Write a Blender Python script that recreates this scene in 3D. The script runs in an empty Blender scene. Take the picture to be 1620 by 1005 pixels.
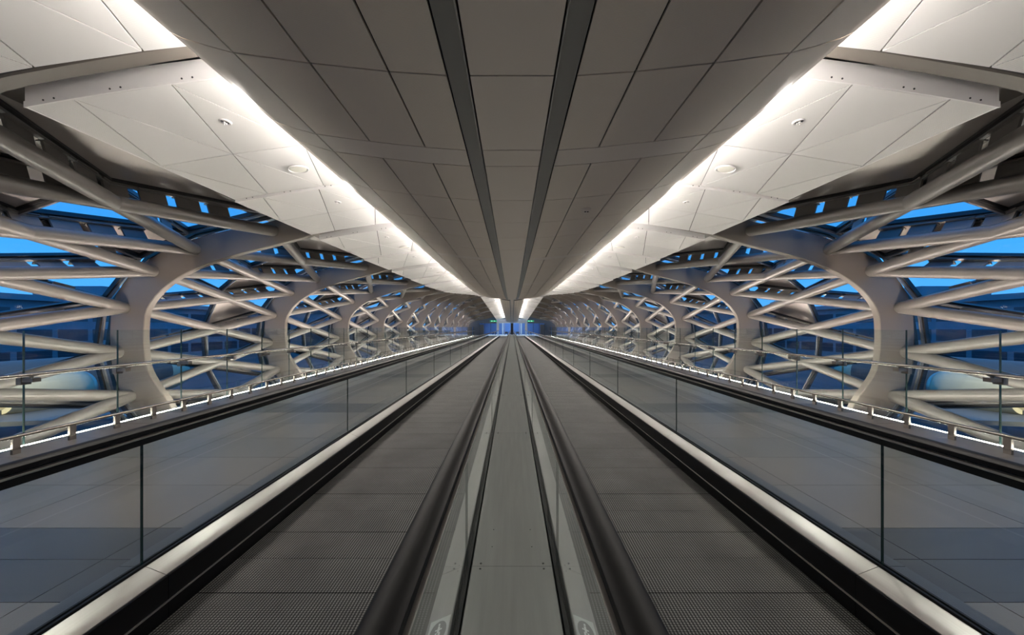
import bpy, math, random
from mathutils import Vector, Matrix
random.seed(7)
PI = math.pi
S = bpy.context.scene
COL = S.collection
E = 1.43                                   # eye height above the bridge floor

# ------------------------------------------------------------------ camera
cam = bpy.data.cameras.new('camera'); cam_o = bpy.data.objects.new('camera', cam); COL.objects.link(cam_o)
cam_o.location = (0, 0, E); cam_o.rotation_euler = (PI/2, 0, 0)
cam.sensor_width = 36; cam.lens = 711*36/1620; cam.shift_y = 14.5/1620
cam.clip_start = .05; cam.clip_end = 2000
S.camera = cam_o
# ------------------------------------------------------------------ sky, exposure
SKY = 1.4
COVE = 56.0
EDGE = 80.0
SPOT = 42.0
w = bpy.data.worlds.new('dusk_sky'); S.world = w; w.use_nodes = True
nt = w.node_tree; nt.nodes.clear()
out = nt.nodes.new('ShaderNodeOutputWorld'); bg = nt.nodes.new('ShaderNodeBackground')
tc = nt.nodes.new('ShaderNodeTexCoord'); sp = nt.nodes.new('ShaderNodeSeparateXYZ'); rp = nt.nodes.new('ShaderNodeValToRGB')
nt.links.new(tc.outputs['Generated'], sp.inputs[0]); nt.links.new(sp.outputs['Z'], rp.inputs[0])
cr = rp.color_ramp
cr.elements[0].position = 0.0; cr.elements[0].color = (.12, .45, .90, 1)
cr.elements[1].position = .45; cr.elements[1].color = (.035, .28, .74, 1)
e = cr.elements.new(.14); e.color = (.06, .39, .88, 1)
nt.links.new(rp.outputs[0], bg.inputs[0]); bg.inputs[1].default_value = SKY
nt.links.new(bg.outputs[0], out.inputs[0])
S.cycles.transparent_max_bounces = 24
S.view_settings.view_transform = 'Standard'; S.view_settings.look = 'None'
S.view_settings.exposure = 0.14; S.view_settings.gamma = 1.0; S.view_settings.use_curve_mapping = False

# ------------------------------------------------------------------ materials
MATS = {}
def nodes(name):
    m = bpy.data.materials.new(name); m.use_nodes = True; MATS[name] = m
    t = m.node_tree; b = t.nodes['Principled BSDF']
    return m, t, b
def N(t, kind, **kw):
    n = t.nodes.new(kind)
    for k, v in kw.items(): setattr(n, k, v)
    return n
def plain(name, col, rough=.5, metal=0, spec=.5, var=0, vscale=3, bump=0, bscale=200, stretch=None):
    m, t, b = nodes(name)
    b.inputs['Base Color'].default_value = (*col, 1); b.inputs['Roughness'].default_value = rough
    b.inputs['Metallic'].default_value = metal; b.inputs['Specular IOR Level'].default_value = spec
    if var or bump:
        co = N(t, 'ShaderNodeNewGeometry'); mp = N(t, 'ShaderNodeMapping')
        t.links.new(co.outputs['Position'], mp.inputs[0])
        if stretch: mp.inputs['Scale'].default_value = stretch
    if var:
        nz = N(t, 'ShaderNodeTexNoise'); nz.inputs['Scale'].default_value = vscale; nz.inputs['Detail'].default_value = 5
        t.links.new(mp.outputs[0], nz.inputs[0])
        mx = N(t, 'ShaderNodeMix', data_type='RGBA')
        mx.inputs[6].default_value = (*[c*(1-var) for c in col], 1); mx.inputs[7].default_value = (*[min(1, c*(1+var)) for c in col], 1)
        t.links.new(nz.outputs['Fac'], mx.inputs[0]); t.links.new(mx.outputs[2], b.inputs['Base Color'])
    if bump:
        nb = N(t, 'ShaderNodeTexNoise'); nb.inputs['Scale'].default_value = bscale
        t.links.new(mp.outputs[0], nb.inputs[0])
        bp = N(t, 'ShaderNodeBump'); bp.inputs['Strength'].default_value = bump; bp.inputs['Distance'].default_value = .002
        t.links.new(nb.outputs['Fac'], bp.inputs['Height']); t.links.new(bp.outputs[0], b.inputs['Normal'])
    return m
def perforated(name, col, rough, pitch=.011, dark=.55):
    """sheet metal with rows of tiny holes"""
    m, t, b = nodes(name)
    b.inputs['Roughness'].default_value = rough
    g = N(t, 'ShaderNodeNewGeometry'); s = N(t, 'ShaderNodeSeparateXYZ'); t.links.new(g.outputs['Position'], s.inputs[0])
    def wave(sock, k):
        a = N(t, 'ShaderNodeMath', operation='MULTIPLY'); a.inputs[1].default_value = 2*PI/k; t.links.new(sock, a.inputs[0])
        c = N(t, 'ShaderNodeMath', operation='SINE'); t.links.new(a.outputs[0], c.inputs[0]); return c.outputs[0]
    ad = N(t, 'ShaderNodeMath', operation='ADD'); sb = N(t, 'ShaderNodeMath', operation='SUBTRACT')
    t.links.new(s.outputs['X'], ad.inputs[0]); t.links.new(s.outputs['Y'], ad.inputs[1])
    t.links.new(s.outputs['X'], sb.inputs[0]); t.links.new(s.outputs['Y'], sb.inputs[1])
    mu = N(t, 'ShaderNodeMath', operation='MULTIPLY'); t.links.new(wave(ad.outputs[0], pitch), mu.inputs[0]); t.links.new(wave(sb.outputs[0], pitch), mu.inputs[1])
    gt = N(t, 'ShaderNodeMath', operation='GREATER_THAN'); gt.inputs[1].default_value = .42; t.links.new(mu.outputs[0], gt.inputs[0])
    mx = N(t, 'ShaderNodeMix', data_type='RGBA'); mx.inputs[6].default_value = (*col, 1); mx.inputs[7].default_value = (*[c*dark for c in col], 1)
    t.links.new(gt.outputs[0], mx.inputs[0]); t.links.new(mx.outputs[2], b.inputs['Base Color'])
    return m
def emit(name, col, s):
    m, t, b = nodes(name)
    b.inputs['Base Color'].default_value = (*col, 1); b.inputs['Emission Color'].default_value = (*col, 1); b.inputs['Emission Strength'].default_value = s
    return m
def glass(name, tint, refl=1.0, rough=0.0, ior=1.5):
    m, t, b = nodes(name); t.nodes.remove(b)
    o = t.nodes['Material Output']
    tr = N(t, 'ShaderNodeBsdfTransparent'); tr.inputs[0].default_value = (*tint, 1)
    gl = N(t, 'ShaderNodeBsdfGlossy'); gl.inputs['Roughness'].default_value = rough; gl.inputs[0].default_value = (refl, refl, refl, 1)
    fr = N(t, 'ShaderNodeFresnel'); fr.inputs[0].default_value = ior
    ge = N(t, 'ShaderNodeNewGeometry'); iv = N(t, 'ShaderNodeMath', operation='SUBTRACT'); iv.inputs[0].default_value = 1; t.links.new(ge.outputs['Backfacing'], iv.inputs[1])
    mf = N(t, 'ShaderNodeMath', operation='MULTIPLY'); t.links.new(fr.outputs[0], mf.inputs[0]); t.links.new(iv.outputs[0], mf.inputs[1])
    mx = N(t, 'ShaderNodeMixShader'); t.links.new(mf.outputs[0], mx.inputs[0]); t.links.new(tr.outputs[0], mx.inputs[1]); t.links.new(gl.outputs[0], mx.inputs[2])
    t.links.new(mx.outputs[0], o.inputs[0])
    return m
plain('white_panel', (.76, .725, .705), .55)
perforated('white_perforated', (.77, .735, .71), .55, .016, .72)
plain('white_trim', (.80, .76, .745), .5)
plain('bulge_plain', (.90, .80, .71), .42)
perforated('bulge_perforated', (.91, .80, .69), .5, .013, .84)
plain('track_metal', (.34, .335, .32), .38, .6)
plain('void_black', (.012, .011, .010), .8)
plain('rib_paint', (.205, .176, .152), .45, 0, .35, .05, 1.2)
plain('tube_paint', (.205, .186, .171), .30, 0, .5)
plain('bracket_paint', (.22, .20, .185), .5)
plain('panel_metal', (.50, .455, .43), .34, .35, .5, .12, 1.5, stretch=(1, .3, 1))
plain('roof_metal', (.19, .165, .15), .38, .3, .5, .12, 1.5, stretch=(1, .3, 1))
plain('mullion_dark', (.035, .034, .035), .4, .2)
plain('mullion_grey', (.30, .29, .28), .4, .3)
glass('facade_glass', (.80, .88, .94))
glass('rail_glass', (.90, .94, .93))
plain('glass_edge', (.015, .035, .032), .2)
plain('steel', (.50, .47, .44), .28, .9)
plain('steel_dark', (.20, .18, .16), .3, .8)
plain('deck_steel', (.30, .29, .28), .33, .95, .5, .10, 6, 0, 40, (30, .4, 30))
plain('centre_steel', (.27, .27, .265), .42, .85, .5, .16, 5, .05, 40, (6, .25, 6))
plain('outer_deck', (.11, .112, .118), .36, .7, .5, .1, 8, 0, 1, (6, .3, 6))
plain('skirt_black', (.005, .005, .0055), .45, 0, .1)
plain('rubber_black', (.003, .003, .0033), .5, 0, .07)
plain('channel_black', (.005, .005, .005), .4, 0, .2)
plain('rail_steel', (.22, .20, .18), .25, .9)
plain('tile_grey', (.095, .087, .08), .30, 0, .5, .22, 1.2, .05, 30, (3, .5, 1))
plain('tile_warm', (.108, .094, .083), .30, 0, .5, .22, 1.3, .05, 30, (3, .5, 1))
plain('tile_dark', (.040, .040, .041), .34, 0, .5, .25, 2, .05, 30)
plain('grout', (.30, .25, .19), .8)
plain('concrete', (.10, .10, .105), .85, 0, .3, .25, .3)
plain('building_grey', (.22, .24, .28), .7, 0, .5, .15, .4)
plain('building_window', (.05, .06, .08), .15, .0)
plain('aircraft_cream', (.66, .56, .38), .4)
plain('grey_and_unlit', (.10, .10, .105), .45)  # plain grey parts; also stands for shade on the airliner fuselage
plain('header_brown', (.13, .10, .08), .6)
plain('portal_beige', (.85, .70, .56), .5)
plain('dark_paint', (.03, .03, .032), .45)
plain('blue_wall', (.13, .22, .45), .5)
plain('brown_mesh', (.10, .085, .07), .6)
plain('sticker_grey', (.55, .55, .55), .5)
plain('sticker_dark', (.13, .13, .13), .5)
plain('sticker_white', (.75, .75, .75), .5)
plain('lamp_disc', (.78, .75, .66), .5)
plain('landing_white', (.70, .68, .64), .4)
emit('cove_led', (1.0, .975, .93), COVE)
emit('edge_led', (1.0, .90, .80), EDGE)
emit('exit_green', (.01, .30, .10), .9)
emit('exit_white', (.6, .95, .7), 1.0)
emit('added_lobby_lamp', (.55, .75, 1.0), 24.0)  # for strips added in the lobby to light its walls
emit('flood_lamp', (1.0, .82, .55), 20)
# pallets: long treads ridged along the travel, small cross nicks
def pallet_mat():
    m, t, b = nodes('pallet_ridged')
    g = N(t, 'ShaderNodeNewGeometry'); s = N(t, 'ShaderNodeSeparateXYZ'); t.links.new(g.outputs['Position'], s.inputs[0])
    def wave(sock, k):
        a = N(t, 'ShaderNodeMath', operation='MULTIPLY'); a.inputs[1].default_value = 2*PI/k; t.links.new(sock, a.inputs[0])
        c = N(t, 'ShaderNodeMath', operation='SINE'); t.links.new(a.outputs[0], c.inputs[0]); return c.outputs[0]
    wx = wave(s.outputs['X'], .0185); wy = wave(s.outputs['Y'], .0195)
    k1 = N(t, 'ShaderNodeMath', operation='MULTIPLY'); k1.inputs[1].default_value = .6; t.links.new(wy, k1.inputs[0])
    ad = N(t, 'ShaderNodeMath', operation='ADD'); t.links.new(wx, ad.inputs[0]); t.links.new(k1.outputs[0], ad.inputs[1])
    mr = N(t, 'ShaderNodeMapRange'); mr.inputs[1].default_value = -.25; mr.inputs[2].default_value = 1.2; t.links.new(ad.outputs[0], mr.inputs[0])
    nz = N(t, 'ShaderNodeTexNoise'); nz.inputs['Scale'].default_value = 2.2; nz.inputs['Detail'].default_value = 6; t.links.new(g.outputs['Position'], nz.inputs[0])
    base = N(t, 'ShaderNodeMix', data_type='RGBA'); base.inputs[6].default_value = (.05, .05, .049, 1); base.inputs[7].default_value = (.20, .20, .195, 1)
    t.links.new(nz.outputs['Fac'], base.inputs[0])
    mx = N(t, 'ShaderNodeMix', data_type='RGBA'); mx.inputs[6].default_value = (.004, .004, .004, 1)
    t.links.new(base.outputs[2], mx.inputs[7]); t.links.new(mr.outputs[0], mx.inputs[0]); t.links.new(mx.outputs[2], b.inputs['Base Color'])
    b.inputs['Roughness'].default_value = .6; b.inputs['Metallic'].default_value = .0; b.inputs['Specular IOR Level'].default_value = .12
    bp = N(t, 'ShaderNodeBump'); bp.inputs['Strength'].default_value = .35; bp.inputs['Distance'].default_value = .003
    t.links.new(ad.outputs[0], bp.inputs['Height']); t.links.new(bp.outputs[0], b.inputs['Normal'])
pallet_mat()

# ------------------------------------------------------------------ mesh helpers
class MB:
    def __init__(s): s.v = []; s.f = []; s.m = []
    def add(s, vs, fs, mi=0):
        o = len(s.v); s.v += [tuple(v) for v in vs]; s.f += [tuple(i+o for i in f) for f in fs]; s.m += [mi]*len(fs); return s
    def box(s, x0, x1, y0, y1, z0, z1, mi=0):
        vs = [(x0,y0,z0),(x1,y0,z0),(x1,y1,z0),(x0,y1,z0),(x0,y0,z1),(x1,y0,z1),(x1,y1,z1),(x0,y1,z1)]
        return s.add(vs, [(0,3,2,1),(4,5,6,7),(0,1,5,4),(1,2,6,5),(2,3,7,6),(3,0,4,7)], mi)
    def hexa(s, a, b, mi=0):                      # two quads a (near) and b (far), same winding
        n = len(a)
        fs = [tuple(range(n))[::-1], tuple(range(n, 2*n))] + [(i, (i+1) % n, n+(i+1) % n, n+i) for i in range(n)]
        return s.add(list(a)+list(b), fs, mi)
    def prism(s, pts, th, inset=0, mi=0, up=None):
        pts = [Vector(p) for p in pts]
        n = (pts[1]-pts[0]).cross(pts[2]-pts[0]).normalized()
        if up is not None and n.dot(up) < 0: n = -n; pts = pts[::-1]
        if inset:
            c = len(pts); q = []
            for i in range(c):
                a, b, d = pts[i-1], pts[i], pts[(i+1) % c]
                e1 = (b-a).normalized(); e2 = (d-b).normalized()
                n1 = n.cross(e1); n2 = n.cross(e2); k = 1+n1.dot(n2)
                q.append(b + (n1+n2)*(inset/max(k, .25)))
            pts = q
        return s.hexa(pts, [p+n*th for p in pts], mi)
    def beam(s, p0, p1, wd, ht, up, mi=0):
        p0, p1, up = Vector(p0), Vector(p1), Vector(up)
        d = (p1-p0).normalized(); sx = d.cross(up).normalized(); uz = sx.cross(d)
        q = lambda p: [p-sx*wd/2-uz*ht/2, p+sx*wd/2-uz*ht/2, p+sx*wd/2+uz*ht/2, p-sx*wd/2+uz*ht/2]
        return s.hexa(q(p0), q(p1), mi)
    def tube(s, path, r, seg=12, mi=0, cap=True):
        path = [Vector(p) for p in path]; rs = r if isinstance(r, (list, tuple)) else [r]*len(path)
        o = len(s.v); ref = None
        for i, p in enumerate(path):
            d = (path[min(i+1, len(path)-1)]-path[max(i-1, 0)]).normalized()
            u = Vector((0,0,1)) if abs(d.z) < .9 else Vector((1,0,0))
            a = d.cross(u).normalized(); b = a.cross(d)
            for j in range(seg):
                t = 2*PI*j/seg; s.v.append(tuple(p+(a*math.cos(t)+b*math.sin(t))*rs[i]))
        for i in range(len(path)-1):
            for j in range(seg):
                s.f.append((o+i*seg+j, o+i*seg+(j+1) % seg, o+(i+1)*seg+(j+1) % seg, o+(i+1)*seg+j)); s.m.append(mi)
        if cap:
            s.f.append(tuple(o+j for j in range(seg))[::-1]); s.m.append(mi)
            k = o+(len(path)-1)*seg; s.f.append(tuple(k+j for j in range(seg))); s.m.append(mi)
        return s
    def loft(s, rings, closed=True, mi=0, cap=True):
        n = len(rings[0]); o = len(s.v)
        for r in rings: s.v += [tuple(p) for p in r]
        for i in range(len(rings)-1):
            for j in range(n if closed else n-1):
                s.f.append((o+i*n+j, o+i*n+(j+1) % n, o+(i+1)*n+(j+1) % n, o+(i+1)*n+j)); s.m.append(mi)
        if closed and cap:
            s.f.append(tuple(o+j for j in range(n))[::-1]); s.m.append(mi)
            k = o+(len(rings)-1)*n; s.f.append(tuple(k+j for j in range(n))); s.m.append(mi)
        return s
    def mesh(s, name, mats, smooth=False):
        me = bpy.data.meshes.new(name); me.from_pydata(s.v, [], s.f)
        for m in (mats if isinstance(mats, (list, tuple)) else [mats]): me.materials.append(MATS[m])
        if any(s.m): me.polygons.foreach_set('material_index', s.m)
        me.validate()
        import bmesh
        bm = bmesh.new(); bm.from_mesh(me); bmesh.ops.recalc_face_normals(bm, faces=bm.faces); bm.to_mesh(me); bm.free()
        if smooth:
            me.polygons.foreach_set('use_smooth', [True]*len(me.polygons))
            me.set_sharp_from_angle(angle=math.radians(40))
        me.update(); return me
def put(name, me, parent=None, loc=None, rot=None, **props):
    o = bpy.data.objects.new(name, me); COL.objects.link(o)
    if parent: o.parent = parent
    if loc: o.location = loc
    if rot: o.rotation_euler = rot
    for k, v in props.items(): o[k] = v
    return o
def root(name, side=1, loc=(0,0,0), **props):
    o = put(name, None, None, loc, None, **props)
    o.scale = (side, 1, 1)
    return o
CACHE = {}
def cached(key, fn):
    if key not in CACHE: CACHE[key] = fn()
    return CACHE[key]
ORD = ['nearest','second','third','fourth','fifth','sixth','seventh','eighth','ninth','tenth','eleventh','twelfth','thirteenth','fourteenth']
SIDES = ((1, 'right'), (-1, 'left'))
def lerp(a, b, t): return a+(b-a)*t
def interp(tab, x):
    if x <= tab[0][0]: return tab[0][1]
    for (a, va), (b, vb) in zip(tab, tab[1:]):
        if x <= b: return lerp(va, vb, (x-a)/(b-a))
    return tab[-1][1]
# the soffit climbs gently down the bridge and dips again to the far lobby
DZ = [(0,0),(12,0),(20,.07),(25,.24),(32,.65),(38,1.03),(44,1.32),(74,-.62)]
WO = [(0,1),(30,1),(44,.85),(74,.68)]
WB = [(0,1),(30,1),(44,.72),(74,.55)]
def dz(y): return interp(DZ, y)
def wo(y): return interp(WO, y)
def wb(y): return interp(WB, y)
BAY = 5.17
RIB = lambda n: 3.13+BAY*n                # n = 0 is the rib just above the camera's view
NR = 14
YEND = 74.0

# ------------------------------------------------------------------ floor
DECK_Z = E-1.335; PAL_Z = E-1.60
floor = root('floor', kind='structure', label='grey stone tile floor with darker cross bands')
mb = MB()
for s in (1, -1):
    a, b = sorted((s*2.16, s*5.86)); mb.box(a, b, -3, YEND, -.25, -.006)
put('floor_slab', mb.mesh('floor_slab', 'grout'), floor)
cols = [(2.19, 2.51), (2.51, 3.71), (3.71, 4.90), (4.90, 5.855)]
rows = []
for b in range(-1, 15):
    y = 2.33+BAY*b
    rows += [(y, y+.4308, 1), (y+.4308, y+.8617, 1)] + [(y+.8617*(i+1), y+.8617*(i+2), 0) for i in range(5)]
rows = [r for r in rows if r[0] < YEND-1]
far_tiles = {'tile_grey': MB(), 'tile_warm': MB(), 'tile_dark': MB()}
for (y0, y1, dk) in rows:
    for ci, (x0, x1) in enumerate(cols):
        mt = 'tile_dark' if dk else ('tile_warm' if random.random() < .4 else 'tile_grey')
        for s in (1, -1):
            if y0 < 24:
                L = round(y1-y0, 3)
                me = cached(('tile', ci, L, mt), lambda: MB().box(-(x1-x0)/2+.003, (x1-x0)/2-.003, .003, L-.003, -.02, 0).mesh('tile', mt))
                put('tile', me, floor, (s*(x0+x1)/2, y0, 0))
            else:
                a, b = sorted((s*x0, s*x1)); far_tiles[mt].box(a+.003, b-.003, y0+.003, y1-.003, -.02, 0)
for k, v in far_tiles.items(): put('tile_field', v.mesh('tile_field', k), floor, kind='stuff')
put('floor_trim', MB().box(-2.1, 2.1, 72.2, YEND+16, -.3, 0).box(-6, -2.1, YEND, YEND+16, -.3, 0).box(2.1, 6, YEND, YEND+16, -.3, 0).mesh('landing', 'landing_white'), floor)

# ------------------------------------------------------------------ ribs (inner outline relative to the eye)
INNER = [(5.75,-2.45),(6.10,-1.85),(6.37,-1.354),(6.55,-1.11),(6.73,-.80),(6.79,-.45),(6.80,-.03),(6.74,.33),(6.47,.68),(6.04,.98),(5.52,1.20),(4.95,1.37),(4.45,1.49),(3.85,1.65),(3.5,1.755),(2.2,1.975),(1.0,2.09),(0,2.13)]
def smooth_curve(pts, n):
    P = [Vector((p[0], 0, p[1])) for p in pts]; out_ = []
    for i in range(len(P)-1):
        p0 = P[max(i-1, 0)]; p1 = P[i]; p2 = P[i+1]; p3 = P[min(i+2, len(P)-1)]
        for k in range(n):
            t = k/n
            out_.append(.5*((2*p1)+(p2-p0)*t+(2*p0-5*p1+4*p2-p3)*t*t+(3*p1-p0-3*p2+p3)*t**3))
    out_.append(P[-1]); return out_
IN = smooth_curve(INNER, 3)
OUTN = []
for i, p in enumerate(IN):
    d = (IN[min(i+1, len(IN)-1)]-IN[max(i-1, 0)]).normalized()
    OUTN.append(Vector((d.z, 0, -d.x)) if True else None)
OUTN[-1] = Vector((0, 0, 1))
for i, nv in enumerate(OUTN):
    if i and nv.dot(Vector((IN[i].x, 0, IN[i].z+.3))) < 0: OUTN[i] = -nv
def lift(x, z, y):                          # upper shell follows the soffit's rise and dip
    t = min(1, max(0, (z-.3)/1.4)); t = t*t*(3-2*t)
    return z+dz(y)*t
def rib_mesh(y):
    def ring(half):
        pts = []
        for i, p in enumerate(IN):
            wd = lerp(.62, .44, min(1, max(0, (p.z-.6)/.9)))
            pts.append((p, p+OUTN[i]*wd))
        return pts
    R = ring(0); full = [(-a.x, a.z, -b.x, b.z) for a, b in R] + [(a.x, a.z, b.x, b.z) for a, b in R[::-1][1:]]
    rings = []
    for ax, az, bx, bz in full:
        l = lift(ax, az, y)-az
        c = .012
        A = Vector((ax, 0, az+l)); B = Vector((bx, 0, bz+l)); u = (B-A).normalized()
        rings.append([A+u*c, A+u*c*0+Vector((0,c,0)), A+Vector((0,.15-c,0)), A+u*c+Vector((0,.15,0)), B+Vector((0,.15,0)), B])
        rings[-1] = [(q[0], q[1], q[2]+E) for q in rings[-1]]
    return MB().loft(rings).mesh('arch_rib', 'rib_paint', True)
for n in range(NR):
    lab = ['grey steel arch rib crossing just overhead between the first white ceiling panels'] + [
        f'{ORD[i]} full curved grey steel arch rib seen down the tunnel' if i else 'nearest full curved grey steel arch rib, largest at both sides' for i in range(13)]
    put('arch_rib', rib_mesh(RIB(n)), None, (0, RIB(n), 0), label=lab[n], category='arch rib', group='arch ribs of the tunnel')

# ------------------------------------------------------------------ side walls: struts, panes, mullions
NODE = [(4.40,1.77),(5.85,1.42),(6.62,1.02),(7.15,.35),(7.26,-.47),(7.05,-1.28),(6.45,-2.0),(5.6,-2.55)]
def nd(k, y): x, z = NODE[k]; return Vector((x, y, lift(x, z, y)+E))
def nrm(k):
    a = Vector((NODE[max(k-1,0)][0], 0, NODE[max(k-1,0)][1])); b = Vector((NODE[min(k+1,7)][0], 0, NODE[min(k+1,7)][1]))
    d = (b-a).normalized(); return Vector((-d.z, 0, d.x)) if -d.z*NODE[k][0]+d.x*(NODE[k][1]+.3) > 0 else Vector((d.z, 0, -d.x))
NRM = [nrm(k) for k in range(8)]
OFF = .37
def sk(k, y): return nd(k, y)+NRM[k]*OFF
def mk(k, y): return (nd(k, y)+nd(k+1, y))/2+((NRM[k]+NRM[k+1]).normalized())*.32
def is_opaque(b, ty, k):
    if ty == 'R': return True
    if b <= 0: return (ty == 'C' and k == 0) or (ty == 'B' and k == 1) or (ty == 'A' and k < 2)
    if b == 1: return ty == 'D' and k < 3
    if b == 2: return ty == 'D' and k < 2
    return (ty == 'D' and k < 4) or (ty in 'BC' and k < 1)
for s, side in SIDES:
    W = root('wall_'+side, s, kind='structure', label=f'{side} tunnel wall of crossing grey tubes, triangular glass panes and metal panels')
    far_t = MB(); far_g = MB(); far_m = MB(); far_p = MB(); roofm = MB()
    for b in range(-1, NR-1):
        y0, y1 = RIB(b), RIB(b+1); ym = (y0+y1)/2+.07
        near = 0 <= b < 3
        # tubes
        for k in range(6):
            for (ka, kb) in ((k, k+1), (k+1, k)):
                if b < 0: continue
                A = nd(ka, y0+.13); B = nd(kb, y1+.02)
                if b < 9:
                    mid = (A+B)/2
                    tb = put('strut', MB().tube([A-mid, B-mid], .098 if k < 5 else .11, 14).mesh('strut', 'tube_paint', True), W, tuple(mid))
                    if near:
                        nv = ((NRM[ka]+NRM[kb])/2).normalized(); L = (B-A).length; dr = (B-A)/L
                        nb = 8
                        sx = dr.cross(nv).normalized()
                        for q in range(nb):
                            t0 = .62+q*(L-1.2)/nb
                            ce = A+dr*t0-mid
                            wv = dr*.185
                            p1 = ce+nv*.07; p2 = ce+nv*.27
                            m = MB().prism([p1-wv-sx*.012, p1+wv-sx*.012, p2+wv-sx*.012, p2-wv-sx*.012], .024)
                            m.beam(p2-wv*1.05, p2+wv*1.05, .09, .016, nv)
                            put('bracket', m.mesh('bracket', 'bracket_paint'), tb)
                else:
                    far_t.tube([A, B], .098, 8)
        # panes
        tris = []
        for k in range(6):
            tris.append((sk(k, y0+.2), sk(k+1, y0+.2), mk(k, ym), 'A', k)); tris.append((sk(k, y1-.05), sk(k+1, y1-.05), mk(k, ym), 'B', k))
            if k < 5:
                tris.append((sk(k+1, y0+.2), mk(k, ym), mk(k+1, ym), 'C', k)); tris.append((sk(k+1, y1-.05), mk(k, ym), mk(k+1, ym), 'D', k))
        tris.append((sk(0, y0+.2), sk(0, y1-.05), mk(0, ym), 'R', 0))
        for (p, q, r, ty, k) in tris:
            opaque = is_opaque(b, ty, k)
            c = (p+q+r)/3
            upv = Vector((c.x, 0, c.z-E+.3))
            if 0 <= b < 6:
                m = MB().prism([p-c, q-c, r-c], .02, .035, 0, upv)
                if opaque: put('metal_panel', m.mesh('metal_panel', 'panel_metal'), W, tuple(c))
                else: put('glass_pane', m.mesh('glass_pane', 'facade_glass'), W, tuple(c))
            else:
                (far_p if opaque else far_g).prism([p, q, r], .02, .035, 0, upv)
        # mullions: black gasket bar with a grey cover strip
        edges = []
        for k in range(6):
            edges += [(sk(k, y0+.2), mk(k, ym), k), (sk(k+1, y0+.2), mk(k, ym), k), (sk(k, y1-.05), mk(k, ym), k), (sk(k+1, y1-.05), mk(k, ym), k)]
            edges += [(sk(k, y0+.2), sk(k+1, y0+.2), k), (sk(k, y1-.05), sk(k+1, y1-.05), k)]
            if k < 5: edges.append((mk(k, ym), mk(k+1, ym), k))
        for (p, q, k) in edges:
            nv = (NRM[k]+NRM[k+1]).normalized(); c = (p+q)/2
            def bar(m, o):
                m.beam(p-o, q-o, .11, .07, nv, 0); m.beam(p-o-nv*.05, q-o-nv*.05, .035, .05, nv, 1)
            if 0 <= b < 3:
                m = MB(); bar(m, c); put('mullion', m.mesh('mullion', ['mullion_dark', 'mullion_grey']), W, tuple(c))
            else: bar(far_m, Vector((0,0,0)))
        # roof above the top node, to the ridge
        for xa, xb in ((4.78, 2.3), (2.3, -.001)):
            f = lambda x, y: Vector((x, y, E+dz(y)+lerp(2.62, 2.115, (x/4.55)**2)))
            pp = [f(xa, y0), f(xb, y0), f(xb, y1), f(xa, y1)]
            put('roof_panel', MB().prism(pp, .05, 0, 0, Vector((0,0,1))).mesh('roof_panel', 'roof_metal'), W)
    for nm, m, mt in (('strut_run', far_t, 'tube_paint'), ('pane_run', far_g, 'facade_glass'), ('mullion_run', far_m, ['mullion_dark', 'mullion_grey']), ('panel_run', far_p, 'panel_metal')):
        put(nm, m.mesh(nm, mt, nm == 'strut_run'), W, kind='stuff')

# ------------------------------------------------------------------ white side ceilings
def zc(x): return 2.0-.0258*x*x
STEP = BAY/2; Y0 = 3.39
XO, XI = 3.67, .95
def clip(poly, axis, lim, keep_less):
    o = []
    for i in range(len(poly)):
        a, b = poly[i], poly[(i+1) % len(poly)]
        ia = (a[axis] <= lim) == keep_less or a[axis] == lim; ib = (b[axis] <= lim) == keep_less or b[axis] == lim
        if ia: o.append(a)
        if ia != ib:
            t = (lim-a[axis])/(b[axis]-a[axis]); o.append(tuple(lerp(a[i2], b[i2], t) for i2 in range(2)))
    return o
def seam(k, v): return 3.31-.74*k+.67*v
PANELS = []
for r in (0, 1):
    va, vb = r*.5, r*.5+.5
    for k in range(-2, 4):
        for tri in ([(seam(k,va),va),(seam(k+1,va),va),(seam(k+1,vb),vb)], [(seam(k,va),va),(seam(k+1,vb),vb),(seam(k,vb),vb)]):
            p = clip(clip(tri, 0, XO, True), 0, XI, False) if tri else []
            if len(p) >= 3:
                ar = abs(sum(p[i][0]*p[(i+1) % len(p)][1]-p[(i+1) % len(p)][0]*p[i][1] for i in range(len(p))))/2
                if ar > .01: PANELS.append((p, ((k+r) % 2)))
def mod_len(k): return STEP-.34+ .0 if k % 2 else STEP-.012
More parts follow.
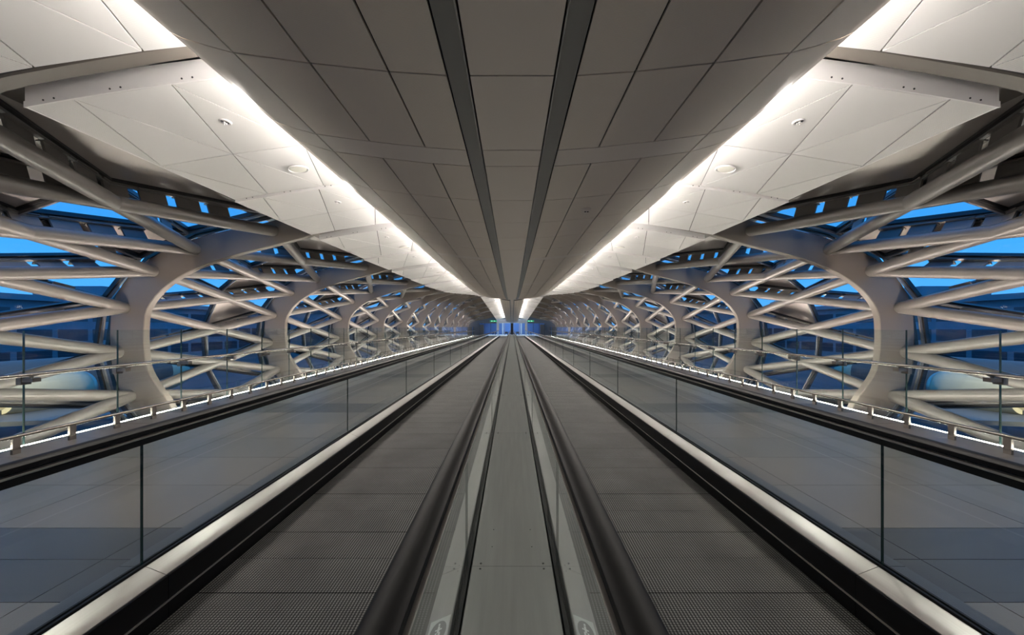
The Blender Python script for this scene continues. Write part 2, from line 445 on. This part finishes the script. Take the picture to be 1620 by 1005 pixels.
for s, side in SIDES:
    C = root('ceiling', s, kind='structure', label=f'white faceted side ceiling lit from a cove, {side} half')
    farp = MB(); fart = MB(); backm = MB()
    for k in range(-2, 27):
        y0 = Y0+STEP*k; L = mod_len(k)
        if k == -2: y0 -= .6; L += .6
        if y0+L > YEND: break
        def P(x, v, y0=y0, L=L):
            y = y0+v*L; X = x*wo(y); return Vector((X, y, E+zc(x)+.028*v+dz(y)))
        for (poly, kind) in PANELS:
            pts = [P(x, v) for x, v in poly]; c = sum(pts, Vector())/len(pts)
            if -1 <= k < 6:
                m = MB().prism([p-c for p in pts], .018, .006, 0, Vector((0,0,1)))
                put('panel', m.mesh('panel', 'white_perforated' if kind else 'white_panel'), C, tuple(c))
            else: farp.prism(pts, .018, .004, 0, Vector((0,0,1)))
        xs = [XI+(XO-XI)*i/10 for i in range(11)]
        lip = MB(); scr = MB()
        for i in range(10):
            a, b2 = P(xs[i], 0), P(xs[i+1], 0)
            up = Vector((0,0,1))
            g = Vector((0, -.014, 0))
            lip.hexa([a+g-up*.004, b2+g-up*.004, b2+g+up*.042, a+g+up*.042], [a-up*.004, b2-up*.004, b2+up*.042, a+up*.042])
            if k % 2 == 0:
                g2 = Vector((0, -.004, 0)); g3 = Vector((0, .012, 0))
                lip.hexa([a+g2+up*.046, b2+g2+up*.046, b2+g2+up*.16, a+g2+up*.16], [a+g3+up*.046, b2+g3+up*.046, b2+g3+up*.16, a+g3+up*.16])
        # outer turned-up edge
        o0, o1 = P(XO, 0), P(XO, 1); up = Vector((0,0,.06)); t = Vector((-.012,0,0))
        lip.hexa([o0, o0+t, o0+t+up, o0+up], [o1, o1+t, o1+t+up, o1+up])
        if -1 <= k < 6:
            lo = put('edge_lip', lip.mesh('edge_lip', 'white_trim'), C)
            if k >= 0 and k < 3:
                for xx in (3.52, 3.44, 3.02, 2.94, 2.48, 2.40, 2.0, 1.92):
                    q = P(xx, 0); put('screw', cached('screw_h', lambda: MB().tube([(0,-.003,0),(0,.004,0)], .007, 8).mesh('screw', 'dark_paint')), lo, (q.x, q.y-.015, q.z+.022))
        else: fart.v += []; (lambda o_: (fart.v.extend(lip.v), fart.f.extend([tuple(i+o_ for i in f) for f in lip.f]), fart.m.extend(lip.m)))(len(fart.v))
        # dark backing above the panels so the joints read black
        for i in range(10):
            q = [P(xs[i], 0), P(xs[i+1], 0), P(xs[i+1], 1), P(xs[i], 1)]
            if i == 9: q[1] -= Vector((.03,0,0)); q[2] -= Vector((.03,0,0))
            backm.prism([v+Vector((0,0,.05)) for v in q], .02, 0, 0, Vector((0,0,1)))
    put('panel_run', farp.mesh('panel_run', 'white_panel'), C, kind='stuff')
    put('edge_lip_run', fart.mesh('edge_lip_run', 'white_trim'), C, kind='stuff')
    put('panel_backing', backm.mesh('panel_backing', 'void_black'), C)
    # lamps of the cove, laid on top of the central soffit
    n = 0
    y = -2.6
    while y < YEND-3:
        L = 2.5; ya, yb = y, y+L
        f = lambda x, z, yy: (x*wb(yy), yy, E+z+dz(yy))
        m = MB().hexa([f(1.36,1.60,ya), f(1.58,1.60,ya), f(1.58,1.615,ya), f(1.36,1.615,ya)], [f(1.36,1.60,yb), f(1.58,1.60,yb), f(1.58,1.615,yb), f(1.36,1.615,yb)])
        put('cove_lamp', m.mesh('cove_lamp', 'cove_led'), C); y += STEP

# ------------------------------------------------------------------ central soffit
BX = [(0,1.28),(.223,1.28),(.325,1.28),(.63,1.301),(1.03,1.344),(1.42,1.397),(1.756,1.497)]
def zb(x): return interp(BX, abs(x))
def B(x, y, up=0): return Vector((x*wb(y), y, E+zb(x)+dz(y)+up))
soff = root('ceiling', kind='structure', label='taupe perforated central soffit hanging below the white ceiling')
ys = [3.585+BAY*-2-.325]
joints = []
for b in range(-2, 14):
    y = 3.26+BAY*b
    joints.append((y, y+.325, True))
    for j in range(5): joints.append((y+.325+.969*j, y+.325+.969*(j+1), False))
joints = [(a, b, c) for a, b, c in joints if b > -3 and a < YEND-1]
farm = {'bulge_plain': MB(), 'bulge_perforated': MB()}
def soffit_piece(x0, x1, ya, yb, mat, nm, nx=3):
    for s in (1, -1):
        m = MB(); g = .006
        xs = [x0+g+(x1-x0-2*g)*i/nx for i in range(nx+1)]
        if nm == 'soffit_edge':
            prof = [(x, zb(x)) for x in (1.424, 1.55, 1.66, 1.73, 1.756)]
            prof = [(1.424,1.397),(1.56,1.435),(1.68,1.472),(1.74,1.50),(1.756,1.525),(1.752,1.56),(1.70,1.585),(1.62,1.59),(1.62,1.575),(1.69,1.57),(1.73,1.545),(1.72,1.51),(1.66,1.485),(1.55,1.45),(1.424,1.412)]
        else:
            prof = [(x, zb(x)) for x in xs] + [(x, zb(x)+.015) for x in xs[::-1]]
        rg = lambda y: [Vector((s*x*wb(y), y, E+z+dz(y))) for x, z in prof]
        if -1 < ya < 18.8:
            yc = (ya+yb)/2; cen = Vector((s*(x0+x1)/2, yc, E+1.3))
            fl = dz(yb) == 0
            def mkm():
                return MB().loft([[p-cen for p in rg(ya+g)], [p-cen for p in rg(yb-g)]]).mesh(nm, mat, True)
            me = cached((nm, x0, s, round(yb-ya, 3)), mkm) if fl else mkm()
            put(nm, me, soff, tuple(cen))
        else:
            o_ = farm[mat]; o_.loft([rg(ya+g), rg(yb-g)])
        if x0 < 0: break
for (a, b, band) in joints:
    if a < 44 < b: b = 44.0
    if band:
        soffit_piece(.329, 1.42, a, b, 'bulge_plain', 'soffit_band', 8)
    else:
        for x0, x1 in ((.329,.63),(.63,1.03),(1.03,1.42)): soffit_piece(x0, x1, a, b, 'bulge_perforated', 'soffit_panel')
    soffit_piece(1.42, 1.756, a, b, 'bulge_plain', 'soffit_edge')
# plain centre strip, one plate to each pair of joints
cj = [joints[0][0]]+[b for a, b, c in joints if not c or True]
for (a, b, band) in joints:
    soffit_piece(-.219, .219, a if not band else a, b, 'bulge_plain', 'soffit_centre_plate', 4)
for k, v in farm.items(): put('soffit_run', v.mesh('soffit_run', k, True), soff, kind='stuff')
YS = [-3,0,4,8,12,16,20,25,28.5,32,35,38,41,44,50,58,66,YEND-1]
for s in (1, -1):
    rings = [[Vector((s*x*wb(y), y, E+z+dz(y))) for x, z in ((.2225,1.283),(.229,1.274),(.320,1.274),(.3265,1.283),(.3265,1.32),(.2225,1.32))] for y in YS]
    put('soffit_track', MB().loft(rings).mesh('soffit_track', 'track_metal'), soff)
rings = [[Vector((x*wb(y), y, E+z+dz(y))) for x, z in ((-1.60,1.50),(-1.03,1.385),(0,1.325),(1.03,1.385),(1.60,1.50),(1.60,1.57),(-1.60,1.57))] for y in YS]
put('soffit_core', MB().loft(rings).mesh('soffit_core', 'void_black'), soff)

# ------------------------------------------------------------------ moving walkways and the centre deck between them
J = [2.5+3.13*k for k in range(-2, 23)]
HR_Z = E-.567
def glass_box(m, x, ya, yb, z0, z1, th=.012):
    # pane faces = 0, ground edges = 1
    x0, x1 = x-th/2, x+th/2
    vs = [(x0,ya,z0),(x1,ya,z0),(x1,yb,z0),(x0,yb,z0),(x0,ya,z1),(x1,ya,z1),(x1,yb,z1),(x0,yb,z1)]
    m.add(vs, [(1,2,6,5),(3,0,4,7)], 0); m.add(vs, [(0,1,5,4),(2,3,7,6),(0,3,2,1),(4,5,6,7)], 1)
    return m
def handrail_mesh(x, ya, yb):
    prof = [(-.042,-.026),(-.040,-.006),(-.028,.004),(0,.008),(.028,.004),(.040,-.006),(.042,-.026),(.030,-.032),(-.030,-.032)]
    return MB().loft([[(x+a, y, HR_Z+b) for a, b in prof] for y in (ya, yb)]).mesh('handrail', 'rubber_black', True)
for s, side in SIDES:
    Wk = root('moving_walkway', s, label=f'{side} moving walkway with dark ridged pallets, glass balustrades and black handrails', category='walkway', group='pair of moving walkways')
    far = MB()
    y = 1.10
    while y < 72.2:
        bx = (-.73, .73, .004, .396, -.05, 0)
        if y < 34: put('pallet', cached('pallet', lambda: MB().box(*bx).mesh('pallet', 'pallet_ridged')), Wk, (1.16, y, PAL_Z))
        else: far.box(.43, 1.89, y+.004, y+.396, PAL_Z-.05, PAL_Z)
        y += .4
    put('pallet_run', far.mesh('pallet_run', 'pallet_ridged'), Wk, kind='stuff')
    put('pallet_bed', MB().box(.40, 1.93, -2.8, 72.2, PAL_Z-.3, PAL_Z-.02).mesh('pallet_bed', 'void_black'), Wk)
    for xh, d in ((2.06, -1), (.253, 1)):       # d: direction towards the pallets
        hr = put('handrail', handrail_mesh(xh, -2.8, 72.0), Wk)
        put('handrail_guide', MB().box(xh-.0495, xh+.0495, -2.8, 72, HR_Z-.046, HR_Z-.036).mesh('handrail_guide', 'steel'), hr)
        put('handrail_profile', MB().box(xh-.030, xh+.030, -2.8, 72, HR_Z-.085, HR_Z-.048).mesh('handrail_profile', 'channel_black'), hr)
        ch = MB().box(xh-.022, xh-.008, -2.8, 72, DECK_Z-.04, DECK_Z+.014).box(xh+.008, xh+.022, -2.8, 72, DECK_Z-.04, DECK_Z+.014).box(xh-.022, xh+.022, -2.8, 72, DECK_Z-.05, DECK_Z+.004)
        put('glass_channel', ch.mesh('glass_channel', 'channel_black'), Wk)
        for a, b in zip(J, J[1:]):
            yc = a; L = b-a
            put('balustrade_glass', cached('bal', lambda: glass_box(MB(), 0, .003, L-.003, DECK_Z+.0, HR_Z-.085).mesh('balustrade_glass', ['rail_glass', 'glass_edge'])), Wk, (xh, a, 0))
            # sloped inner deck, stainless
            def deck():
                p = [(d*.022, DECK_Z), (d*.135, DECK_Z-.045), (d*.135, DECK_Z-.055), (d*.022, DECK_Z-.012)]
                return MB().loft([[(q[0], yy, q[1]) for q in p] for yy in (.002, L-.002)]).mesh('inner_deck', 'deck_steel')
            put('inner_deck', cached(('deck', d), deck), Wk, (xh, a, 0))
            def skirt():
                return MB().box(*sorted((d*.135, d*.150)), .002, L-.002, PAL_Z-.05, DECK_Z-.050).box(*sorted((d*.150, d*.157)), 0, L, PAL_Z+.075, PAL_Z+.083, 1).mesh('skirt', ['skirt_black', 'steel'])
            put('skirt', cached(('skirt', d), skirt), Wk, (xh, a, 0))
            if d < 0:
                put('outer_deck', cached('odeck', lambda: MB().loft([[(q[0], yy, q[1]) for q in ((.022, DECK_Z+.002), (.128, DECK_Z), (.13, DECK_Z-.01), (.13, -.03), (.022, -.03))] for yy in (.002, L-.002)]).mesh('outer_deck', 'outer_deck')), Wk, (xh, a, 0))
    for a in J[2:4]:
        for dy in (-.03, .03):
            put('screw', cached('screw_v', lambda: MB().tube([(0,0,-.004),(0,0,.002)], .006, 8).mesh('screw', 'dark_paint')), Wk, (.295, a+dy, DECK_Z-.010))
    # safety sticker on the inner deck
    def on_deck(t, y, up): return Vector((.253+lerp(.030, .130, t), y, DECK_Z-.002-.043*t+up))
    st = put('sticker', MB().hexa([on_deck(0,1.90,.001), on_deck(.92,1.90,.001), on_deck(.92,2.085,.001), on_deck(0,2.085,.001)], [on_deck(0,1.90,.0025), on_deck(.92,1.90,.0025), on_deck(.92,2.085,.0025), on_deck(0,2.085,.0025)]).mesh('sticker', 'sticker_grey'), Wk, label='small grey pictogram sticker')
    ov = lambda r, up: [on_deck(.46+.37*r*math.cos(t*PI/12), 1.99+.074*r*math.sin(t*PI/12), up) for t in range(24)]
    put('sticker_roundel', MB().hexa(ov(1, .0025), ov(1, .0035)).mesh('sticker_roundel', 'sticker_dark'), st)
    fig = MB()
    for (t0, t1, ya, yb) in ((.40,.50,1.985,2.025), (.34,.44,1.955,1.985), (.50,.58,1.95,1.985), (.30,.60,2.0,2.008), (.42,.50,2.03,2.045)):
        fig.hexa([on_deck(t0,ya,.0035), on_deck(t1,ya,.0035), on_deck(t1,yb,.0035), on_deck(t0,yb,.0035)], [on_deck(t0,ya,.0042), on_deck(t1,ya,.0042), on_deck(t1,yb,.0042), on_deck(t0,yb,.0042)])
    put('sticker_figure', fig.mesh('sticker_figure', 'sticker_white'), st)

cd = root('centre_deck', label='long brushed steel deck of screwed plates between the two moving walkways', category='deck')
for a, b in zip(J, J[1:]):
    L = b-a
    put('deck_plate', cached('cplate', lambda: MB().loft([[(q[0], yy, q[1]) for q in ((-.229, DECK_Z-.004), (-.222, DECK_Z+.002), (.222, DECK_Z+.002), (.229, DECK_Z-.004), (.229, DECK_Z-.02), (-.229, DECK_Z-.02))] for yy in (.0015, L-.0015)]).mesh('deck_plate', 'centre_steel')), cd, (0, a, 0))
put('deck_core', MB().box(-.225, .225, -2.8, 72, -.25, DECK_Z-.022).mesh('deck_core', 'void_black'), cd)
for a in J[2:5]:
    for x in (-.175, .175):
        for dy in (-.028, .028):
            put('screw', cached('screw_v', lambda: None), cd, (x, a+dy, DECK_Z+.003))
for x in (-.12, .12):
    for yy in (2.72, 2.95): put('screw', cached('screw_s', lambda: MB().tube([(0,0,-.004),(0,0,.001)], .0035, 8).mesh('screw', 'dark_paint')), cd, (x, yy, DECK_Z+.003))

# ------------------------------------------------------------------ outer glass railings, bumper rails, edge lights
for s, side in SIDES:
    R = root('glass_railing', s, label=f'tall frameless glass railing with steel handrail along the {side} floor edge', category='railing', group='glass railings')
    XG = 5.90
    y = 5.43-BAY/4*2
    while y < 71:
        L = BAY/4
        put('glass_panel', cached('gp', lambda: glass_box(MB(), 0, .006, L-.006, -.02, E-.05, .018).mesh('glass_panel', ['rail_glass', 'glass_edge'])), R, (XG, y, 0))
        def clampm():
            m = MB().box(-.16, .012, -.05, .05, E-.668, E-.618).box(-.03, .03, -.06, .06, E-.70, E-.61)
            m.tube([(-.10, 0, E-.64), (-.10, 0, E-.60)], .02, 8)
            return m.mesh('clamp', 'steel_dark')
        cl = put('clamp', cached('clamp', clampm), R, (XG, y, 0))
        y += L
    put('handrail', MB().tube([(XG-.12, 2.8, E-.575), (XG-.12, 71, E-.575)], .024, 12).mesh('handrail', 'rail_steel', True), R)
    put('base_channel', MB().box(XG-.03, XG+.03, 2.8, 71, -.12, -.022).mesh('base_channel', 'steel_dark'), R)
    Bp = root('bumper_rail', s, label=f'low steel bumper rail on short posts in front of the {side} glass railing', category='rail', group='low bumper rails')
    y = 5.69-.64625*4
    while y < 70:
        put('post', cached('bpost', lambda: MB().box(-.014, .014, -.042, .042, 0, .05, 1).box(-.014, .014, -.042, .042, .05, .188).mesh('post', ['rail_steel', 'steel_dark'])), Bp, (5.57, y, 0))
        y += .64625
    put('rail', MB().tube([(5.57, 2.9, .197), (5.57, 70, .197)], .021, 12).mesh('rail', 'rail_steel', True), Bp)
    put('edge_light_strip', MB().box(*sorted((s*5.945, s*6.005)), 2.8, 71, -.05, -.027).mesh('edge_light_strip', 'edge_led'), None, label=f'thin glowing light strip under the {side} glass railing', category='light strip', group='floor edge light strips')
    put('trim_1' if s > 0 else 'trim_2', MB().box(*sorted((s*5.86, s*5.958)), -3, YEND, -.25, -.13).box(*sorted((s*5.93, s*6.10)), -3, YEND, -.25, -.052).mesh('trim', 'rib_paint'), None, kind='structure', label=f'grey slab edge below the {side} glass railing')

# ------------------------------------------------------------------ ceiling fixtures
def on_ceiling(x, y):
    return E+zc(x)+.014+dz(y)
def spot_mesh():
    m = MB(); prof = [(.058,.004),(.060,-.008),(.050,-.014),(.040,-.010),(.036,.002)]
    m.loft([[(r*math.cos(t*PI/10), r*math.sin(t*PI/10), z) for t in range(20)] for r, z in prof], mi=0, cap=False)
    m.tube([(0,0,.01),(0,0,-.012)], .034, 14, 1)
    for a in range(3): m.tube([(.017*math.cos(a*2.1), .017*math.sin(a*2.1), -.01), (.017*math.cos(a*2.1), .017*math.sin(a*2.1), -.024)], .009, 8, 0)
    m.tube([(0,0,-.01),(0,0,-.036)], .005, 8, 0)
    return m
def disc_parts(r):
    ring = MB().loft([[(q*math.cos(t*PI/16), q*math.sin(t*PI/16), z) for t in range(32)] for q, z in ((r,.004),(r,-.010),(r*.93,-.014),(r*.86,-.008),(r*.86,.004))], cap=False)
    gap = MB().tube([(0,0,.003),(0,0,-.002)], r*.88, 32)
    disc = MB().loft([[(q*math.cos(t*PI/16), q*math.sin(t*PI/16), z) for t in range(32)] for q, z in ((r*.80,0),(r*.80,-.006),(r*.5,-.011),(.001,-.012))])
    return ring, gap, disc
for s, side in SIDES:
    for i in range(26):
        y = 4.02+STEP*(i if i < 14 else i-27.0 if i == 25 else i); x = 2.57*wo(y)
        if i == 25: y = 4.02-STEP
        L = bpy.data.lights.new('spotlight_beam', 'AREA'); L.shape = 'DISK'; L.size = .14; L.energy = SPOT; L.color = (1, .93, .85)
        lo = bpy.data.objects.new('spotlight_beam', L); COL.objects.link(lo); lo.location = (s*x, y, E+zc(2.57)+dz(y)-.06)
        if i > 13 or i == 25: continue
        t = root('ceiling_spotlight', s, (s*x, y, on_ceiling(x, y)-.004), label=f'{ORD[i]} tiny recessed spotlight on the {side} white ceiling, counted from the camera', category='spotlight', group='recessed spotlights')
        t.rotation_euler = (0, s*-.13, 0)
        m = spot_mesh()
        put('bezel', cached('spot', lambda: spot_mesh().mesh('bezel', ['white_trim', 'dark_paint'], True)), t)
    for i in range(3):
        y = 5.26+BAY*i; x = 2.50
        t = root('round_ceiling_light', s, (s*x, y, on_ceiling(x, y)-.006), label=f'{ORD[i]} round cream disc light in the {side} white ceiling panels', category='ceiling light', group='round disc lights')
        t.rotation_euler = (0, s*.13, 0)
        a = cached('disc', lambda: [q.mesh('d', mt, True) for q, mt in zip(disc_parts(.115), ('white_trim', 'dark_paint', 'lamp_disc'))])
        put('ring', a[0], t); put('gap', a[1], t); put('disc', a[2], t)
    x, y = 2.50, 2.30
    t = root('round_ceiling_light', s, (s*x, y, on_ceiling(x, y)-.008), label=f'large thick-rimmed round light cut by the top {side} corner of the picture', category='ceiling light')
    t.rotation_euler = (0, s*.13, 0)
    a = cached('disc2', lambda: [q.mesh('d', mt, True) for q, mt in zip(disc_parts(.17), ('lamp_disc', 'dark_paint', 'white_trim'))])
    put('ring', a[0], t); put('gap', a[1], t); put('disc', a[2], t)
sd = root('smoke_detector', 1, (.83, 5.04, E+zb(.83)), label='small white smoke detector under the taupe soffit, right of the centre', category='detector')
put('housing', MB().loft([[(q*math.cos(t*PI/12), q*math.sin(t*PI/12), z) for t in range(24)] for q, z in ((.055,.003),(.055,-.012),(.045,-.03),(.028,-.036),(.028,-.046),(.001,-.048))]).mesh('housing', 'bulge_plain', True), sd)
put('vent', MB().box(-.022,-.004,-.031,-.026,-.046,-.037).box(.006,.024,-.031,-.026,-.046,-.037).mesh('vent', 'void_black'), sd)

# ------------------------------------------------------------------ far end of the tunnel
ew = root('wall_end', kind='structure', label='dark end wall with glazed screens around the far portal')
m = MB()
for s in (1, -1):
    a, b = sorted((s*2.5, s*8)); m.box(a, b, YEND, YEND+.2, E+.55, E+4.5)
    a, b = sorted((s*5.4, s*8)); m.box(a, b, YEND, YEND+.2, -1, E+.55)
put('end_header', m.mesh('end_header', 'header_brown'), ew)
m = MB().box(-2.55, 2.55, YEND-.1, YEND+.2, E+.58, E+1.25)
put('portal_beam', m.mesh('portal_beam', 'portal_beige'), ew)
put('upper_wall', MB().box(-2.5, 2.5, YEND, YEND+.2, E+1.2, E+4.5).mesh('upper_wall', 'header_brown'), ew)
for s in (1, -1):
    put('portal_column', MB().box(*sorted((s*2.2, s*2.52)), YEND-.15, YEND+.2, 0, E+.6).mesh('portal_column', 'portal_beige'), ew)
    for xa, xb in ((2.6, 3.5), (3.56, 4.45), (4.5, 5.35)):
        put('screen_pane', MB().box(*sorted((s*xa, s*xb)), YEND+.05, YEND+.07, .05, E+.52).mesh('screen_pane', 'facade_glass'), ew)
        put('screen_post', MB().box(*sorted((s*(xb-.0), s*(xb+.06))), YEND, YEND+.12, 0, E+.55).mesh('screen_post', 'mullion_dark'), ew)
    put('brown_cabinet', MB().box(*sorted((s*4.6, s*5.3)), YEND-.9, YEND-.4, .0, E+.35).box(*sorted((s*4.66, s*5.24)), YEND-.92, YEND-.9, .1, E+.28).mesh('brown_cabinet', 'brown_mesh'), None, label=f'brown mesh cabinet at the far {"right" if s > 0 else "left"} end of the tunnel', category='cabinet', group='cabinets at the far end')
# centre post and lobby
put('door_1', MB().box(-.22, -.06, YEND-.3, YEND-.1, .1, E+.58).box(.06, .22, YEND-.3, YEND-.1, .1, E+.58).box(-.06, .06, YEND-.25, YEND-.15, .1, E+.58).mesh('door_1', 'dark_paint'), None, kind='structure', label='dark double post in the middle of the far portal')
for i, s in enumerate((1, -1)):
    dr = root(f'door_{i+2}', kind='structure', label=f'blue glazed {"right" if s>0 else "left"} door leaf at the far portal')
    for xa, xb in ((.3, 1.2), (1.26, 2.15)):
        put('door_pane', MB().box(*sorted((s*xa, s*xb)), YEND+.9, YEND+.92, .05, E+.5).mesh('door_pane', 'facade_glass'), dr)
        put('door_frame', MB().box(*sorted((s*xb, s*(xb+.07))), YEND+.85, YEND+.95, 0, E+.55).mesh('door_frame', 'steel'), dr)
lob = root('wall_back', kind='structure', label='blue lit lobby walls beyond the far portal')
put('lobby_wall', MB().box(-6, 6, YEND+9, YEND+9.2, 0, 4).box(-6.2, -6, YEND+.2, YEND+9, 0, 4).box(6, 6.2, YEND+.2, YEND+9, 0, 4).mesh('lobby_wall', 'blue_wall'), lob)
put('lobby_ceiling', MB().box(-6.2, 6.2, YEND+.2, YEND+9.2, E+1.6, E+1.8).mesh('lobby_ceiling', 'white_panel'), lob)
for s in (1, -1):
    put('added_lobby_lamp', MB().box(*sorted((s*1.0, s*1.3)), YEND+2, YEND+8, E+1.55, E+1.58).mesh('added_lobby_lamp', 'added_lobby_lamp'), lob)  # unseen strips added to brighten the blue lobby walls
    put('lobby_column', MB().box(*sorted((s*1.5, s*1.75)), YEND+5, YEND+5.3, 0, E+1.5).mesh('lobby_column', 'landing_white'), lob)
    put('lobby_bench', MB().box(*sorted((s*.7, s*1.3)), YEND+4, YEND+4.5, .25, .55).box(*sorted((s*.75, s*.85)), YEND+4.1, YEND+4.4, 0, .25).box(*sorted((s*1.15, s*1.25)), YEND+4.1, YEND+4.4, 0, .25).mesh('lobby_bench', 'dark_paint'), lob)
    sg = root('exit_sign', 1, (s*3.05, YEND-.12, E+.92), label=f'green exit sign hung over the far {"right" if s>0 else "left"} screen', category='exit sign', group='exit signs')
    put('sign_face', MB().box(-.55, .55, 0, .06, -.11, .11).mesh('sign_face', 'exit_green'), sg)
    put('pictogram', MB().box(.12, .22, -.006, 0, -.02, .05).box(.14, .19, -.006, 0, .055, .085).box(.20, .30, -.006, 0, -.06, -.02).box(.05, .14, -.006, 0, -.07, -.03).box(-.30, -.05, -.006, 0, -.015, .015).box(-.36, -.26, -.006, 0, -.05, .05).mesh('pictogram', 'exit_white'), sg)
put('wall_sky_block', MB().box(-8, 8, -3.2, -3, -2.5, 5).mesh('wall_sky_block', 'rib_paint'), None, kind='structure', label='unseen grey wall added behind the viewpoint to block sky light')  # added behind the camera to keep blue sky light out

# ------------------------------------------------------------------ outside: apron, terminal, airliners, added floodlights
GZ = E-7.37
put('ground', MB().box(-400, 400, -60, 600, GZ-.5, GZ).mesh('ground', 'concrete'), None, kind='structure', label='dark concrete apron below the bridge')
for s, side in SIDES:
    T = root('terminal_building', s, (s*78, 0, GZ), label=f'long low terminal building across the apron, {side} side', category='building')
    put('wall', MB().box(0, 30, -10, 190, 0, 11.6).mesh('wall', 'building_grey'), T)
    put('roof', MB().box(-1.2, 31, -11, 191, 11.6, 12.5).box(6, 14, 20, 32, 12.5, 14.5).box(4, 18, 90, 110, 12.5, 15.5).mesh('roof', 'building_grey'), T)
    for fl in range(3):
        for i in range(30):
            yy = -6+i*6.4
            me = cached('bwin', lambda: MB().box(-.06, 0, 0, 5.4, 0, 2.1).mesh('window', 'building_window'))
            put('window', me, T, (0, yy, 1.3+fl*3.5))
    Bd = root('hangar', s, (s*60, 150, GZ), label=f'distant grey hangar with a shallow gable roof, {side} side', category='building')
    put('wall', MB().box(-14, 14, 0, 40, 0, 12).mesh('wall', 'building_grey'), Bd)
    put('roof', MB().hexa([(-15,-1,12),(15,-1,12),(0,-1,15.5)], [(-15,41,12),(15,41,12),(0,41,15.5)]).mesh('roof', 'grey_and_unlit'), Bd)
    put('hangar_door', MB().box(-10, -.1, -.12, 0, 0, 9).box(.1, 10, -.12, 0, 0, 9).mesh('hangar_door', 'grey_and_unlit'), Bd)
    # airliner, nose towards the bridge
    A = root('airliner', 1, (s*34, 47, E-4.3), label=f'airliner with fuselage darkened as if unlit, cream nose and engines, parked outside the {side} windows', category='airplane', group='parked airliners')
    A.rotation_euler = (0, 0, -PI/2)
    prof = [(0,.05,-.5),(.4,.7,-.42),(1.2,1.25,-.3),(2.6,1.75,-.12),(4.5,1.98,0),(29,1.98,0),(35,1.55,.35),(40,.85,.85),(44,.25,1.2)]
    put('fuselage', MB().loft([[(x, r*math.cos(t*PI/14), z+r*math.sin(t*PI/14)) for t in range(28)] for x, r, z in prof[4:]]).mesh('fuselage', 'grey_and_unlit', True), A)  # dark grey put into the fuselage colour for its unlit side
    put('nose', MB().loft([[(x, r*math.cos(t*PI/14), z+r*math.sin(t*PI/14)) for t in range(28)] for x, r, z in prof[:5]]).mesh('nose', 'aircraft_cream', True), A)
    wm = MB()
    for d in (1, -1):
        put('wing', MB().hexa([(17,d*1.7,-1.0),(24,d*1.7,-.8),(24,d*1.7,-1.15),(17,d*1.7,-1.3)], [(26,d*17,.3),(27.5,d*17,.35),(27.5,d*17,.22),(26,d*17,.18)]).mesh('wing', 'grey_and_unlit', True), A)
        put('tailplane', MB().hexa([(39,d*.6,1.1),(42.5,d*.6,1.2),(42.5,d*.6,1.0),(39,d*.6,.95)], [(42,d*6,1.6),(43.5,d*6,1.62),(43.5,d*6,1.52),(42,d*6,1.5)]).mesh('tailplane', 'grey_and_unlit', True), A)
        en = put('engine', MB().loft([[(x, d*5.8+r*math.cos(t*PI/14), .3+r*math.sin(t*PI/14)) for t in range(28)] for x, r in ((17.5,.98),(17.7,1.12),(18.9,1.25),(20.7,1.2),(22.3,.85),(22.3,.6),(18.1,.85))], cap=False).mesh('engine', 'aircraft_cream', True), A)
        put('intake_lip', MB().loft([[(x, d*5.8+r*math.cos(t*PI/14), .3+r*math.sin(t*PI/14)) for t in range(28)] for x, r in ((17.85,1.15),(17.5,1.06),(17.45,1.0),(17.5,.93),(17.9,.88))], cap=False).mesh('intake_lip', 'steel', True), en)
        put('fan', MB().tube([(18.1,d*5.8,.3),(18.2,d*5.8,.3)], .86, 20).tube([(17.8,d*5.8,.3),(18.2,d*5.8,.3)], [.04,.28], 12).mesh('fan', 'dark_paint'), en)
        put('pylon', MB().box(18.6, 22.4, d*5.8-.15, d*5.8+.15, -.75, -.3).mesh('pylon', 'grey_and_unlit'), en)
        put('main_gear', MB().tube([(22,d*2.4,-.9),(22,d*2.4,-2.5)], .16, 8).tube([(22,d*2.4-.4,-2.5),(22,d*2.4+.4,-2.5)], .57, 16).mesh('main_gear', 'dark_paint'), A)
    put('nose_gear', MB().tube([(4,0,-1.8),(4,0,-2.7)], .1, 8).tube([(4,-.25,-2.7),(4,.25,-2.7)], .37, 16).mesh('nose_gear', 'dark_paint'), A)
    put('tail_fin', MB().hexa([(36,-.15,1.8),(43,-.15,1.4),(44.5,-.1,7.2),(42,-.1,7.2)], [(36,.15,1.8),(43,.15,1.4),(44.5,.1,7.2),(42,.1,7.2)]).mesh('tail_fin', 'aircraft_cream'), A)
    put('cockpit_window', MB().loft([[(x, r*math.cos(t), z+r*math.sin(t)) for t in [PI*(.12+.76*i/10) for i in range(11)]] for x, r, z in ((1.15,1.27,-.3),(1.75,1.53,-.22))], closed=False).mesh('cockpit_window', 'building_window'), A)
    # unseen floodlight mast, added to light the airliner
    F = root('added_flood_mast', s, (s*23, 3, GZ), label=f'tall unseen floodlight mast added to light the airliner, {side} side', category='mast', group='added floodlight masts')
    put('pole', MB().tube([(0,0,0),(0,0,15)], [.22,.12], 12).mesh('pole', 'grey_and_unlit', True), F)
    put('lamp_head', MB().box(-.2, .5, -.9, .9, 14.7, 15.2).mesh('lamp_head', 'dark_paint'), F)
    L = bpy.data.lights.new('flood', 'SPOT'); L.energy = 60000; L.color = (1, .74, .40); L.spot_size = math.radians(48); L.spot_blend = .6; L.shadow_soft_size = .4  # added spot that throws warm light on the airliner
    lo = bpy.data.objects.new('added_flood_light', L); COL.objects.link(lo)
    p = Vector((s*23, 3.6, GZ+14.4)); lo.location = p
    lo.rotation_euler = (Vector((s*31, 34, E-4.5))-p).to_track_quat('-Z', 'Y').to_euler()
